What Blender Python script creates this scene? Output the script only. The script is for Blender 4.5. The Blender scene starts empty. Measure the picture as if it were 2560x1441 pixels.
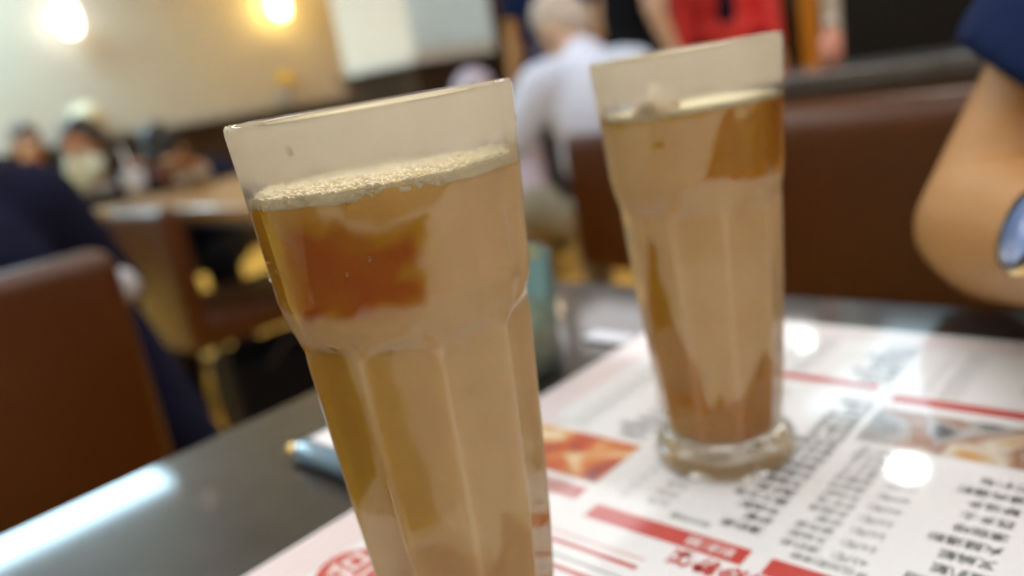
import bpy, bmesh, math, random
from mathutils import Vector, Matrix, noise
random.seed(7)
S = bpy.context.scene
COL = S.collection
R = math.radians
PI = math.pi

# ------------------------------------------------------------------ camera
cd = bpy.data.cameras.new('camera')
cam = bpy.data.objects.new('camera', cd)
COL.objects.link(cam)
S.camera = cam
PITCH, ROLL, HEAD = 0.2576, 0.1708, R(45)
CAM_Z = 0.9296
cd.sensor_width = 36.0
cd.lens = 36.0 * 2000.0 / 2560.0
cd.clip_start = 0.01
fw = Vector((0, math.cos(PITCH), -math.sin(PITCH)))
up0 = Vector((0, math.sin(PITCH), math.cos(PITCH)))
rt = math.cos(ROLL) * Vector((1, 0, 0)) - math.sin(ROLL) * up0
up = math.sin(ROLL) * Vector((1, 0, 0)) + math.cos(ROLL) * up0
M3 = Matrix((rt, up, -fw)).transposed()
cam.matrix_world = Matrix.Translation((0, 0, CAM_Z)) @ (Matrix.Rotation(HEAD, 3, 'Z') @ M3).to_4x4()
cd.dof.use_dof = True
cd.dof.focus_distance = 0.193
cd.dof.aperture_fstop = 5.6

# ------------------------------------------------------------------ world, exposure
W = bpy.data.worlds.new('world'); S.world = W
W.use_nodes = True
W.node_tree.nodes['Background'].inputs[0].default_value = (0.75, 0.8, 0.9, 1)
W.node_tree.nodes['Background'].inputs[1].default_value = 0.05
S.view_settings.view_transform = 'Standard'
S.view_settings.look = 'None'
S.view_settings.exposure = 0.0
S.view_settings.gamma = 1.0
S.view_settings.use_curve_mapping = False
S.cycles.max_bounces = 14
S.cycles.transmission_bounces = 12
S.cycles.glossy_bounces = 5
S.cycles.diffuse_bounces = 4
S.cycles.sample_clamp_indirect = 3.0
S.cycles.caustics_reflective = False
S.cycles.caustics_refractive = True
S.cycles.use_denoising = True
S.cycles.denoiser = 'OPENIMAGEDENOISE'
S.cycles.denoising_input_passes = 'RGB'

# ------------------------------------------------------------------ helpers
def tag(o, label=None, cat=None, group=None, kind=None):
    if label: o['label'] = label
    if cat: o['category'] = cat
    if group: o['group'] = group
    if kind: o['kind'] = kind
    return o

def empty(name, loc=(0, 0, 0), rz=0.0):
    o = bpy.data.objects.new(name, None)
    o.empty_display_size = 0.05
    COL.objects.link(o)
    o.location = loc
    o.rotation_euler = (0, 0, rz)
    return o

def link(name, me, mat, parent=None, smooth=True):
    o = bpy.data.objects.new(name, me)
    COL.objects.link(o)
    if mat:
        me.materials.clear()
        me.materials.append(mat)
    if parent: o.parent = parent
    if smooth:
        for p in me.polygons: p.use_smooth = True
    return o

def obj(name, bm, mat, parent=None, smooth=True):
    bmesh.ops.recalc_face_normals(bm, faces=bm.faces)
    me = bpy.data.meshes.new(name)
    bm.to_mesh(me); bm.free()
    return link(name, me, mat, parent, smooth)

def add_box(bm, c, s, bev=0.0, seg=3, rot=None):
    r = bmesh.ops.create_cube(bm, size=1.0)
    vs = r['verts']
    for v in vs:
        v.co = Vector((v.co.x * s[0], v.co.y * s[1], v.co.z * s[2]))
    if bev > 0:
        es = list({e for v in vs for e in v.link_edges})
        rr = bmesh.ops.bevel(bm, geom=es, offset=bev, segments=seg, profile=0.5, affect='EDGES')
        vs = list({v for v in rr['verts']} | {v for v in vs if v.is_valid})
    for v in vs:
        if rot is not None: v.co = rot @ v.co
        v.co += Vector(c)
    return vs

def box(name, c, s, mat, parent=None, bev=0.0, seg=3, rot=None):
    bm = bmesh.new()
    add_box(bm, c, s, bev, seg, rot)
    o = obj(name, bm, mat, parent, smooth=False)
    if bev > 0:
        for p in o.data.polygons: p.use_smooth = bev > .02 or max(abs(c) for c in p.normal) < .999
    return o

def add_capsule(bm, p0, r0, p1, r1, n=14, caps=4):
    p0, p1 = Vector(p0), Vector(p1)
    d = p1 - p0
    L = d.length
    d = d.normalized() if L > 1e-6 else Vector((0, 0, 1))
    a = Vector((1, 0, 0)) if abs(d.x) < 0.8 else Vector((0, 1, 0))
    u = d.cross(a).normalized(); v = d.cross(u)
    rings = []
    for i in range(caps + 1):
        t = -PI / 2 + (PI / 2) * i / caps
        rings.append((p0 + d * (r0 * math.sin(t)), r0 * math.cos(t)))
    for i in range(caps + 1):
        t = (PI / 2) * i / caps
        rings.append((p1 + d * (r1 * math.sin(t)), r1 * math.cos(t)))
    prev = None
    for k, (c, r) in enumerate(rings):
        if r < 1e-5 * 5:
            ring = [bm.verts.new(c)]
        else:
            ring = [bm.verts.new(c + (u * math.cos(2 * PI * j / n) + v * math.sin(2 * PI * j / n)) * r) for j in range(n)]
        if prev:
            if len(prev) == 1:
                for j in range(n): bm.faces.new((prev[0], ring[(j + 1) % n], ring[j]))
            elif len(ring) == 1:
                for j in range(n): bm.faces.new((prev[j], prev[(j + 1) % n], ring[0]))
            else:
                for j in range(n): bm.faces.new((prev[j], prev[(j + 1) % n], ring[(j + 1) % n], ring[j]))
        prev = ring

def frustum(bm, p0, r0, p1, r1, n=24, drape=None):
    d = (p1 - p0); L = d.length
    r = bmesh.ops.create_cone(bm, cap_ends=True, segments=n, radius1=r0, radius2=r1, depth=L)
    q = d.normalized().to_track_quat('Z', 'X').to_matrix()
    for v in r['verts']:
        low = v.co.z > 0
        v.co = q @ v.co + (p0 + p1) / 2
        if low and drape is not None: v.co += d.normalized() * ((v.co - p1).dot(drape) / r1 * .045)

def add_ball(bm, c, s, rot=None, n=16):
    r = bmesh.ops.create_uvsphere(bm, u_segments=n, v_segments=max(6, n // 2 + 2), radius=1.0)
    for v in r['verts']:
        v.co = Vector((v.co.x * s[0], v.co.y * s[1], v.co.z * s[2]))
        if rot is not None: v.co = rot @ v.co
        v.co += Vector(c)

def lathe(bm, prof, n=48, closed=False):
    rings = []
    for (r, z) in prof:
        if r < 1e-6: rings.append([bm.verts.new((0, 0, z))])
        else: rings.append([bm.verts.new((r * math.cos(2 * PI * j / n), r * math.sin(2 * PI * j / n), z)) for j in range(n)])
    pairs = list(zip(rings, rings[1:]))
    if closed: pairs.append((rings[-1], rings[0]))
    for a, b in pairs:
        for j in range(n):
            k = (j + 1) % n
            if len(a) == 1 and len(b) == 1: continue
            if len(a) == 1: bm.faces.new((a[0], b[k], b[j]))
            elif len(b) == 1: bm.faces.new((a[j], a[k], b[0]))
            else: bm.faces.new((a[j], a[k], b[k], b[j]))

def fuse(name, bm, voxel, mat, parent=None, smooth_it=4):
    """one continuous surface grown over overlapping limbs"""
    me = bpy.data.meshes.new(name + '_raw')
    bmesh.ops.recalc_face_normals(bm, faces=bm.faces)
    bm.to_mesh(me); bm.free()
    t = bpy.data.objects.new(name + '_raw', me)
    COL.objects.link(t)
    m = t.modifiers.new('r', 'REMESH'); m.mode = 'VOXEL'; m.voxel_size = voxel
    s = t.modifiers.new('s', 'SMOOTH'); s.iterations = smooth_it; s.factor = 0.5
    dg = bpy.context.evaluated_depsgraph_get()
    dg.update()
    new = bpy.data.meshes.new_from_object(t.evaluated_get(dg))
    bpy.data.objects.remove(t)
    bpy.data.meshes.remove(me)
    new.name = name
    return link(name, new, mat, parent)

def sock(n, *names):
    for k in names:
        if k in n.inputs: return n.inputs[k]

def mat(name, col, rough=0.5, coat=0.0, coat_rough=0.05, metal=0.0, spec=0.5, trans=0.0, ior=1.45, emit=None, es=0.0,
        nscale=None, namt=0.0, bump=0.0, bscale=40.0, sss=0.0, stretch=(1, 1, 1)):
    m = bpy.data.materials.new(name)
    m.use_nodes = True
    nt = m.node_tree
    b = nt.nodes['Principled BSDF']
    b.inputs['Base Color'].default_value = (*col, 1)
    b.inputs['Roughness'].default_value = rough
    b.inputs['Metallic'].default_value = metal
    b.inputs['IOR'].default_value = ior
    sock(b, 'Specular IOR Level').default_value = spec
    sock(b, 'Coat Weight').default_value = coat
    sock(b, 'Coat Roughness').default_value = coat_rough
    sock(b, 'Transmission Weight').default_value = trans
    if sss:
        sock(b, 'Subsurface Weight').default_value = sss
        sock(b, 'Subsurface Radius').default_value = (0.01, 0.004, 0.002)
    if emit:
        sock(b, 'Emission Color').default_value = (*emit, 1)
        sock(b, 'Emission Strength').default_value = es
    tc = nt.nodes.new('ShaderNodeTexCoord')
    mp = nt.nodes.new('ShaderNodeMapping')
    mp.inputs['Scale'].default_value = stretch
    nt.links.new(tc.outputs['Object'], mp.inputs[0])
    if nscale:
        n = nt.nodes.new('ShaderNodeTexNoise')
        n.inputs['Scale'].default_value = nscale
        n.inputs['Detail'].default_value = 5
        nt.links.new(mp.outputs[0], n.inputs['Vector'])
        r = nt.nodes.new('ShaderNodeValToRGB')
        r.color_ramp.elements[0].position = 0.3
        r.color_ramp.elements[1].position = 0.7
        r.color_ramp.elements[0].color = (*[c * (1 - namt) for c in col], 1)
        r.color_ramp.elements[1].color = (*[min(1, c * (1 + namt)) for c in col], 1)
        nt.links.new(n.outputs['Fac'], r.inputs[0])
        nt.links.new(r.outputs[0], b.inputs['Base Color'])
    if bump:
        n2 = nt.nodes.new('ShaderNodeTexNoise')
        n2.inputs['Scale'].default_value = bscale
        n2.inputs['Detail'].default_value = 4
        nt.links.new(mp.outputs[0], n2.inputs['Vector'])
        bp = nt.nodes.new('ShaderNodeBump')
        bp.inputs['Strength'].default_value = bump
        bp.inputs['Distance'].default_value = 0.003
        nt.links.new(n2.outputs['Fac'], bp.inputs['Height'])
        nt.links.new(bp.outputs[0], b.inputs['Normal'])
    return m

def emitter(name, col, strength):
    return mat(name, (0.8, 0.8, 0.8), emit=col, es=strength)

# ------------------------------------------------------------------ materials
M = {}
M['wall'] = mat('wall_paint', (0.50, 0.46, 0.385), 0.7, nscale=3, namt=0.03)
M['white_wall'] = mat('white_wall_paint', (0.86, 0.80, 0.70), 0.6)
M['blue_panel'] = mat('pale_blue_panel', (0.74, 0.92, 1.0), 0.35)
M['ceiling'] = mat('ceiling_paint', (0.82, 0.82, 0.80), 0.8)
M['wainscot'] = mat('dark_wood_panelling', (0.040, 0.023, 0.013), 0.5, spec=0.2, nscale=4, namt=0.4, stretch=(1, 1, 0.1))
M['floor'] = mat('floor_vinyl', (0.82, 0.47, 0.095), 0.35, nscale=3, namt=0.12)
M['table'] = mat('table_laminate', (0.030, 0.026, 0.024), 0.38, spec=0.2, coat=0.52, coat_rough=0.06, nscale=28, namt=0.45, bump=0.03, bscale=60)
M['table_edge'] = mat('table_edge_band', (0.16, 0.15, 0.14), 0.3, coat=0.5)
M['black_metal'] = mat('black_metal', (0.012, 0.012, 0.013), 0.4)
M['steel'] = mat('steel', (0.6, 0.6, 0.6), 0.25, metal=1.0)
M['leather'] = mat('brown_leatherette', (0.062, 0.0165, 0.0012), 0.36, spec=0.4, nscale=9, namt=0.10, bump=0.06, bscale=180)
M['ledge'] = mat('dark_stone_ledge', (0.07, 0.065, 0.065), 0.25, coat=0.6, nscale=20, namt=0.3)
M['dark_wood'] = mat('dark_wood', (0.045, 0.022, 0.009), 0.5, spec=0.2, nscale=6, namt=0.3, stretch=(1, 1, 0.15))
M['light_wood'] = mat('light_wood', (0.62, 0.40, 0.17), 0.45, nscale=6, namt=0.12, stretch=(1, 1, 0.15))
M['table_wood'] = mat('table_wood', (0.34, 0.19, 0.07), 0.32, coat=0.4, nscale=7, namt=0.2, stretch=(0.2, 1, 1))
M['orange'] = mat('orange_paint', (0.62, 0.24, 0.015), 0.5)
M['black_panel'] = mat('black_panel', (0.006, 0.005, 0.005), 0.4, spec=0.2)
M['cream'] = mat('cream_board', (0.66, 0.60, 0.42), 0.6)
M['pale'] = mat('pale_board', (0.62, 0.60, 0.55), 0.6)
M['pink'] = mat('pink_plastic', (0.68, 0.30, 0.22), 0.4)
M['skin'] = mat('skin', (0.40, 0.20, 0.066), 0.48, sss=0.12, nscale=14, namt=0.05)
M['skin2'] = mat('tan_skin', (0.42, 0.20, 0.095), 0.5)
M['skin3'] = mat('pale_skin', (0.56, 0.36, 0.25), 0.5)
M['hair'] = mat('black_hair', (0.010, 0.008, 0.007), 0.45, bump=0.4, bscale=90, stretch=(1, 1, 0.15))
M['brown_hair'] = mat('dark_brown_hair', (0.022, 0.012, 0.008), 0.45, bump=0.4, bscale=90, stretch=(1, 1, 0.15))
M['grey_hair'] = mat('grey_hair', (0.48, 0.42, 0.36), 0.55, bump=0.4, bscale=90)
M['navy'] = mat('navy_cloth', (0.009, 0.009, 0.026), 0.9, spec=0.1, nscale=12, namt=0.25, bump=0.2, bscale=14)
M['navy2'] = mat('navy_tee', (0.008, 0.017, 0.062), 0.9, spec=0.1, nscale=12, namt=0.2, bump=0.2, bscale=20)
M['black_cloth'] = mat('black_cloth', (0.006, 0.006, 0.008), 0.9, spec=0.1)
M['shirt'] = mat('pale_blue_shirt', (0.60, 0.68, 0.87), 0.8, nscale=6, namt=0.12, bump=0.8, bscale=11)
M['white_cloth'] = mat('white_cloth', (0.72, 0.72, 0.68), 0.8)
M['mask'] = mat('pale_green_mask', (0.56, 0.62, 0.50), 0.8)
M['beige'] = mat('beige_trousers', (0.30, 0.25, 0.17), 0.8, bump=0.4, bscale=14)
M['red'] = mat('red_jacket', (0.62, 0.025, 0.022), 0.6, bump=0.4, bscale=12)
M['red_trim'] = mat('dull_red_cloth', (0.28, 0.03, 0.03), 0.7)
M['orange_red'] = mat('orange_cuff', (0.55, 0.12, 0.03), 0.7)
M['lavender'] = mat('lavender_cloth', (0.50, 0.46, 0.58), 0.8)
M['grey_cloth'] = mat('grey_cloth', (0.42, 0.42, 0.44), 0.8)
M['eye_white'] = mat('eye_white', (0.75, 0.73, 0.7), 0.3)
M['lip'] = mat('lip', (0.38, 0.12, 0.09), 0.5)
M['gold'] = mat('gold', (0.85, 0.62, 0.25), 0.2, metal=1.0)
M['pink_strap'] = mat('pink_strap', (0.72, 0.48, 0.46), 0.5)
M['watch_black'] = mat('watch_bezel', (0.008, 0.009, 0.012), 0.15, coat=1.0)
M['watch_face'] = mat('watch_face', (0.22, 0.32, 0.58), 0.12, coat=1.0, emit=(0.30, 0.42, 0.75), es=0.25)  # faint blue emission stands in for a reflection on the dial
M['paper'] = mat('menu_paper', (0.75, 0.78, 0.81), 0.45, coat=0.75, coat_rough=0.05)
M['print_red'] = mat('red_print', (0.50, 0.052, 0.050), 0.45, coat=0.75, coat_rough=0.05)
M['print_pink'] = mat('pink_print', (0.66, 0.36, 0.37), 0.45, coat=0.75, coat_rough=0.05)
M['print_black'] = mat('black_print', (0.07, 0.085, 0.09), 0.45, coat=0.75, coat_rough=0.05)
M['print_grey'] = mat('grey_print', (0.32, 0.34, 0.34), 0.45, coat=0.75, coat_rough=0.05)
M['print_white'] = mat('white_print', (0.78, 0.70, 0.70), 0.45, coat=0.75, coat_rough=0.05)
M['blue_foil'] = mat('blue_plastic_film', (0.10, 0.20, 0.31), 0.25, coat=0.8)
M['white_card'] = mat('white_card', (0.84, 0.82, 0.83), 0.5)
M['tissue'] = mat('white_tissue', (0.72, 0.76, 0.85), 0.8)
M['ceramic'] = mat('cream_ceramic', (0.24, 0.20, 0.14), 0.25)

def print_photo(name, cols, scale):
    m = bpy.data.materials.new(name); m.use_nodes = True
    nt = m.node_tree; b = nt.nodes['Principled BSDF']
    tc = nt.nodes.new('ShaderNodeTexCoord')
    n = nt.nodes.new('ShaderNodeTexNoise')
    n.inputs['Scale'].default_value = scale; n.inputs['Detail'].default_value = 1.2; n.inputs['Distortion'].default_value = 0.6
    nt.links.new(tc.outputs['Object'], n.inputs['Vector'])
    r = nt.nodes.new('ShaderNodeValToRGB')
    el = r.color_ramp.elements
    el[0].position = 0.28; el[0].color = (*cols[0], 1)
    el[1].position = 0.72; el[1].color = (*cols[-1], 1)
    for i, c in enumerate(cols[1:-1]):
        e = el.new(0.28 + 0.44 * (i + 1) / (len(cols) - 1)); e.color = (*c, 1)
    nt.links.new(n.outputs['Fac'], r.inputs[0])
    nt.links.new(r.outputs[0], b.inputs['Base Color'])
    b.inputs['Roughness'].default_value = 0.45
    sock(b, 'Coat Weight').default_value = 0.75; sock(b, 'Coat Roughness').default_value = 0.05
    return m
M['photo_orange'] = print_photo('orange_dish_photo', [(0.03, 0.06, 0.10), (0.45, 0.05, 0.01), (0.55, 0.10, 0.02), (0.62, 0.22, 0.04), (0.75, 0.60, 0.38)], 46)
M['photo_grey'] = print_photo('grey_dish_photo', [(0.03, 0.035, 0.05), (0.09, 0.10, 0.12), (0.42, 0.44, 0.44), (0.30, 0.14, 0.08), (0.62, 0.60, 0.52), (0.5, 0.28, 0.10)], 34)

# ------------------------------------------------------------------ room shell (walls along X and Y)
X0, X1, Y0, Y1, H = -5.6, 1.9, -2.4, 5.5, 2.6
def struct(name, c, s, m, parent=None, bev=0.0):
    o = box(name, c, s, m, parent, bev)
    if parent is None: o['kind'] = 'structure'
    return o
struct('floor', ((X0 + X1) / 2, (Y0 + Y1) / 2, -0.05), (X1 - X0 + .2, Y1 - Y0 + .2, 0.1), M['floor'])
struct('ceiling', ((X0 + X1) / 2, (Y0 + Y1) / 2, H + 0.05), (X1 - X0 + .2, Y1 - Y0 + .2, 0.1), M['ceiling'])
struct('wall_left', (X0 - 0.05, (Y0 + Y1) / 2, H / 2), (0.1, Y1 - Y0 + .2, H), M['wall'])
struct('wall_right', (X1 + 0.05, (Y0 + Y1) / 2, H / 2), (0.1, Y1 - Y0 + .2, H), M['white_wall'])
struct('wall_near', ((X0 + X1) / 2, Y0 - 0.05, H / 2), (X1 - X0 + .2, 0.1, H), M['white_wall'])
struct('wall_far', ((X0 + X1) / 2, Y1 + 0.05, H / 2), (X1 - X0 + .2, 0.1, H), M['dark_wood'])
# wainscot along the left wall: boards, each its own piece
wt = struct('trim_1', (X0 + 0.035, (Y0 + Y1) / 2, 0.955), (0.07, Y1 - Y0, 0.03), M['wainscot'])
for i in range(26):
    y = Y0 + 0.152 + i * 0.304
    struct('panel', (X0 + 0.018, y, 0.47), (0.03 + 0.002 * (i % 2), 0.296, 0.94), M['wainscot'], wt, bev=0.004)
# pillar with a white face and a pale blue face
pil = struct('wall_pillar', (-3.80, 3.36, H / 2), (0.64, 0.66, H), M['white_wall'])
struct('panel', (-3.474, 3.36, 1.87), (0.012, 0.64, 1.45), M['blue_panel'], pil)
struct('panel', (-3.78, 3.02, 0.52), (0.66, 0.03, 1.04), M['wainscot'], pil)
struct('panel', (-3.47, 3.35, 0.52), (0.03, 0.68, 1.04), M['wainscot'], pil)
struct('rail', (-3.80, 3.01, 1.06), (0.72, 0.05, 0.035), M['wainscot'], pil)
struct('rail', (-3.46, 3.36, 1.06), (0.05, 0.72, 0.035), M['wainscot'], pil)

# ------------------------------------------------------------------ lamps
L_TUBE = emitter('cool_light_panel', (0.55, 0.83, 1.0), 30)
L_FILL = emitter('neutral_light_panel', (0.96, 0.965, 1.0), 3.5)  # unseen ceiling panels added to fill the room with soft light
L_SPOT = emitter('bright_downlight', (0.95, 0.97, 1.0), 120)
L_WARM = emitter('warm_downlight', (1.0, 0.78, 0.5), 30)
L_DIM = emitter('dim_downlight', (1.0, 0.72, 0.5), 6)
def ceiling_panel(x, y, sx, sy, m, label):
    t = empty('ceiling_light', (x, y, H))
    tag(t, label, 'light')
    fr = bmesh.new()
    for (cx, cy, a, b) in ((0, sy / 2 + .015, sx + .06, .03), (0, -sy / 2 - .015, sx + .06, .03), (sx / 2 + .015, 0, .03, sy), (-sx / 2 - .015, 0, .03, sy)):
        add_box(fr, (cx, cy, -.0175), (a, b, .035))
    obj('frame', fr, M['ceiling'], t, smooth=False)
    box('diffuser', (0, 0, -0.012), (sx, sy, 0.02), m, t)
ceiling_panel(-4.93, 0.1, 0.52, 3.0, L_TUBE, 'long cool white ceiling light panel beside the left wall')
ceiling_panel(-1.6, 0.6, 0.8, 2.0, L_FILL, 'neutral ceiling light panel above the neighbouring chairs')
ceiling_panel(0.75, -1.1, 1.0, 2.0, L_FILL, 'neutral ceiling light panel behind the camera')
ceiling_panel(-0.1, 0.75, 1.3, 1.4, L_FILL, 'square ceiling light panel right above the dark table')
ceiling_panel(0.8, 2.8, 1.0, 2.6, L_FILL, 'neutral ceiling light panel above the bench aisle')
ceiling_panel(-3.2, 4.7, 1.9, 1.0, L_FILL, 'neutral ceiling light panel by the far wall')
ceiling_panel(-2.35, 2.15, 0.8, 1.1, L_FILL, 'neutral ceiling light panel in front of the pillar')
ceiling_panel(-5.15, 3.75, 0.25, 0.9, emitter('amber_light_panel', (1.0, 0.56, 0.07), 21), 'amber ceiling light panel by the wall lamp and pillar')  # unseen panel added to tint the end of the left wall yellow
ceiling_panel(-1.35, 4.55, 0.9, 1.5, emitter('pale_blue_light_panel', (0.55, 0.84, 1.0), 3.2), 'pale blue ceiling light panel over the aisle behind the bench')
def downlight(x, y, r, m, label):
    t = empty('downlight', (x, y, H)); tag(t, label, 'light')
    bm = bmesh.new(); lathe(bm, [(r + .02, 0), (r + .02, -.012), (r, -.016), (r, 0)], 28, closed=True); obj('ring', bm, M['steel'], t)
    bm = bmesh.new(); lathe(bm, [(0, -.004), (r - .001, -.004), (r - .001, -.010), (0, -.010)], 28); obj('bulb', bm, m, t)
downlight(-2.24, 4.83, 0.075, L_SPOT, 'round bright ceiling downlight close to the far wall')
downlight(-1.14, 3.46, 0.075, L_SPOT, 'round bright ceiling downlight above the aisle behind the bench')
downlight(-4.46, 5.0, 0.07, L_WARM, 'round warm ceiling downlight in the far left corner')
downlight(-4.3, 1.61, 0.04, L_DIM, 'small warm ceiling downlight above the masked woman')

def sconce(y, z, col, strength, label):
    t = empty('wall_lamp', (X0, y, z)); tag(t, label, 'lamp', 'lit wall lamps on the left wall')
    bm = bmesh.new(); lathe(bm, [(0, 0), (.05, 0), (.05, .02), (0, .02)], 24)
    for v in bm.verts: v.co = Vector((v.co.z, v.co.x, v.co.y - .02))
    obj('backplate', bm, M['steel'], t)
    bm = bmesh.new(); add_capsule(bm, (.01, 0, -.02), .009, (.10, 0, -.03), .009); obj('arm', bm, M['steel'], t)
    bm = bmesh.new(); lathe(bm, [(0, -.08), (.035, -.075), (.054, -.048), (.06, 0), (.057, .06), (.052, .09), (.046, .09), (.051, .05), (.054, 0), (.046, -.044), (.027, -.068), (0, -.072)], 28)
    for v in bm.verts: v.co.x += .12
    obj('shade', bm, emitter('lit_shade_' + label[:4], col, strength), t)
sconce(2.05, 1.69, (1.0, 0.95, 0.84), 8, 'white glowing wall lamp, nearer one on the left wall')
sconce(3.56, 1.70, (1.0, 0.70, 0.20), 24, 'yellow glowing wall lamp near the pillar corner')

# ------------------------------------------------------------------ dining table
TZ = 0.75
tb = empty('dining_table', (-0.05, -0.02, 0)); tag(tb, 'dark grey laminate restaurant table under the two iced drinks', 'table')
box('tabletop', (0, 0.0065, TZ - 0.017), (0.822, 1.055, 0.034), M['table'], tb, bev=0.006)
bm = bmesh.new()
for (cx, cy, a, b) in ((0, .5355, .834, .004), (0, -.5225, .834, .004), (.4125, .0065, .004, 1.058), (-.4125, .0065, .004, 1.058)):
    add_box(bm, (cx, cy, TZ - .018), (a, b, .022))
obj('edge_band', bm, M['table_edge'], tb, smooth=False)
bm = bmesh.new(); lathe(bm, [(0, .03), (.04, .03), (.04, TZ - .034), (0, TZ - .034)], 24); obj('pedestal', bm, M['black_metal'], tb)
bm = bmesh.new(); lathe(bm, [(0, 0), (.24, 0), (.24, .012), (.05, .03), (0, .03)], 32); obj('base', bm, M['black_metal'], tb)

# ------------------------------------------------------------------ menu sheet
MZ = TZ + 0.0010
mn = box('menu_sheet', ((-.298 + .125) / 2, (.04 + .458) / 2, TZ + .0005), (.423, .418, .0010), M['paper'])
tag(mn, 'glossy white and red printed menu sheet lying under both drinks', 'menu')
mo = mn.location
def quad(name, x0, x1, y0, y1, m, z=0.00012, parent=mn, label=None):
    bm = bmesh.new()
    add_box(bm, ((x0 + x1) / 2, (y0 + y1) / 2, MZ + z / 2), (x1 - x0, y1 - y0, z))
    o = obj(name, bm, m, parent, smooth=False)
    if label: o['label'] = label
    return o
# border stripes
for k in range(5): quad('border_line', -.2955 + k * .0048, -.2941 + k * .0048, .045, .452, M['print_pink'])
for k in range(2): quad('border_line', -.268, .12, .4475 - k * .0065, .4490 - k * .0065, M['print_pink'])
for k, (y, m) in enumerate(((.2035, 'print_pink'), (.1975, 'print_red'), (.1905, 'print_grey'), (.184, 'print_red'))):
    quad('border_line', -.275, -.160, y, y + (.0022 if m == 'print_red' else .0010), M[m])
for x0, x1, y0, y1 in ((-.199, -.129, .2175, .2275), (-.121, -.050, .2165, .2265), (-.275, -.2105, .2265, .2355), (-.199, -.137, .3755, .3825),
                       (-.127, -.052, .3655, .3735), (-.275, -.212, .3905, .3955), (-.042, .03, .2165, .2265), (-.042, .03, .3655, .3735)):
    quad('heading_bar', x0, x1, y0, y1, M['print_red'], label='dark red heading bar')
quad('dish_photo', -.272, -.2105, .2410, .2785, M['photo_orange'], label='orange and red dish picture')
quad('dish_photo', -.128, -.058, .3220, .3575, M['photo_grey'], label='grey and brown picture of plated dishes')

def text_mesh(s, size, space=1.0, bold=0.012):
    c = bpy.data.curves.new('t', 'FONT')
    c.body = s; c.size = size; c.align_x = 'LEFT'; c.resolution_u = 1; c.space_character = space; c.offset = size * bold
    o = bpy.data.objects.new('t', c); COL.objects.link(o)
    dg = bpy.context.evaluated_depsgraph_get(); dg.update()
    me = bpy.data.meshes.new_from_object(o.evaluated_get(dg))
    bpy.data.objects.remove(o); bpy.data.curves.remove(c)
    return me
def lettering(name, items, m, z=0.00018, parent=mn, label=None, space=1.0, bold=0.012):
    """printed lines that read from the far side of the table (towards -X)"""
    bm = bmesh.new(); cache = {}
    for (s, x, y, size) in items:
        if (s, size) not in cache: cache[(s, size)] = text_mesh(s, size, space, bold)
        me = cache[(s, size)]
        n0 = len(bm.verts)
        bm.from_mesh(me)
        bm.verts.ensure_lookup_table()
        for v in bm.verts[n0:]:
            v.co = Vector((x - v.co.x, y - v.co.y, MZ + z))
    for me in cache.values(): bpy.data.meshes.remove(me)
    for f in bm.faces:
        if f.normal.z < 0: f.normal_flip()
    me = bpy.data.meshes.new(name); bm.to_mesh(me); bm.free()
    o = link(name, me, m, parent, smooth=False)
    o['kind'] = 'stuff'
    if label: o['label'] = label
    return o
DISH = ['凍奶茶', '炒飯', '牛肉麵', '蛋三文治', '雞扒飯', '叉燒飯', '火腿通粉', '凍咖啡', '西多士', '鮮油多', '餐肉蛋麵', '豬扒包', '菠蘿油', '粟米湯']
big, small, circ = [], [], []
def row(x, y, i, size, price_x, circ_x, pre=None):
    s = DISH[i % len(DISH)]
    big.append((s, x, y, size))
    small.append(('%d元' % (22 + (i * 7) % 31), price_x, y, size * 0.9))
    circ.append((circ_x, y - size * 0.35))
for i in range(17): row(-.131, .2420 + i * .0074, i, .0058, -.172, -.1935)            # middle column
for i in range(9): row(-.058, .2400 + i * .0088, i + 3, .0058, -.0925, -.1025)       # right column
for i in range(13): small.append((DISH[(i * 5) % 14][:3], -.1085, .2400 + i * .0064, .0050))
for i in range(12): row(-.213, .2890 + i * .0082, i + 5, .0054, -.249, -.2625)        # left column
for i in range(7): row(-.133, .3900 + i * .0074, i + 2, .0056, -.176, -.1935)
for i in range(8): row(-.056, .3810 + i * .0076, i + 8, .0056, -.100, -.116)
for i in range(14): row(.028, .2400 + i * .0080, i + 1, .0058, -.012, -.030)
small += [('每位加配凍飲', -.0900, .2335, .0045), ('走冰另議', -.150, .2362, .0044)]
lettering('lettering', big, M['print_black'], label='rows of black printed dish names')
lettering('lettering', small, M['print_grey'], label='small grey printed prices')
lettering('lettering', [('招牌炒粉飯', -.1040, .2148, .0094), ('精選小食', -.03, .2140, .0092)], M['print_red'], label='large red printed heading', space=1.15, bold=.035)
lettering('lettering', [('粉麵類', -.1335, .2250, .0066), ('凍熱飲', -.054, .2240, .0066), ('午市套餐', -.2135, .2333, .0056), ('特餐', -.057, .3718, .0056), ('早餐', -.140, .3810, .0052)],
          M['print_white'], z=0.00026, label='white printed heading words')
lettering('lettering', [('小食', -.262, .2875, .0058)], M['print_pink'], label='small pink printed words')
bm = bmesh.new()
for (x, y) in circ:
    n = 10
    o_ = [bm.verts.new((x + .0021 * math.cos(2 * PI * k / n), y + .0021 * math.sin(2 * PI * k / n), MZ + .00015)) for k in range(n)]
    i_ = [bm.verts.new((x + .0017 * math.cos(2 * PI * k / n), y + .0017 * math.sin(2 * PI * k / n), MZ + .00015)) for k in range(n)]
    for k in range(n): bm.faces.new((o_[k], o_[(k + 1) % n], i_[(k + 1) % n], i_[k]))
o = obj('tick_circles', bm, M['print_grey'], mn, smooth=False); o['kind'] = 'stuff'
bm = bmesh.new(); lathe(bm, [(0, MZ), (.0150, MZ), (.0150, MZ + .0001), (0, MZ + .0001)], 40)
for v in bm.verts: v.co += Vector((-.2585, .1420, 0))
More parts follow.
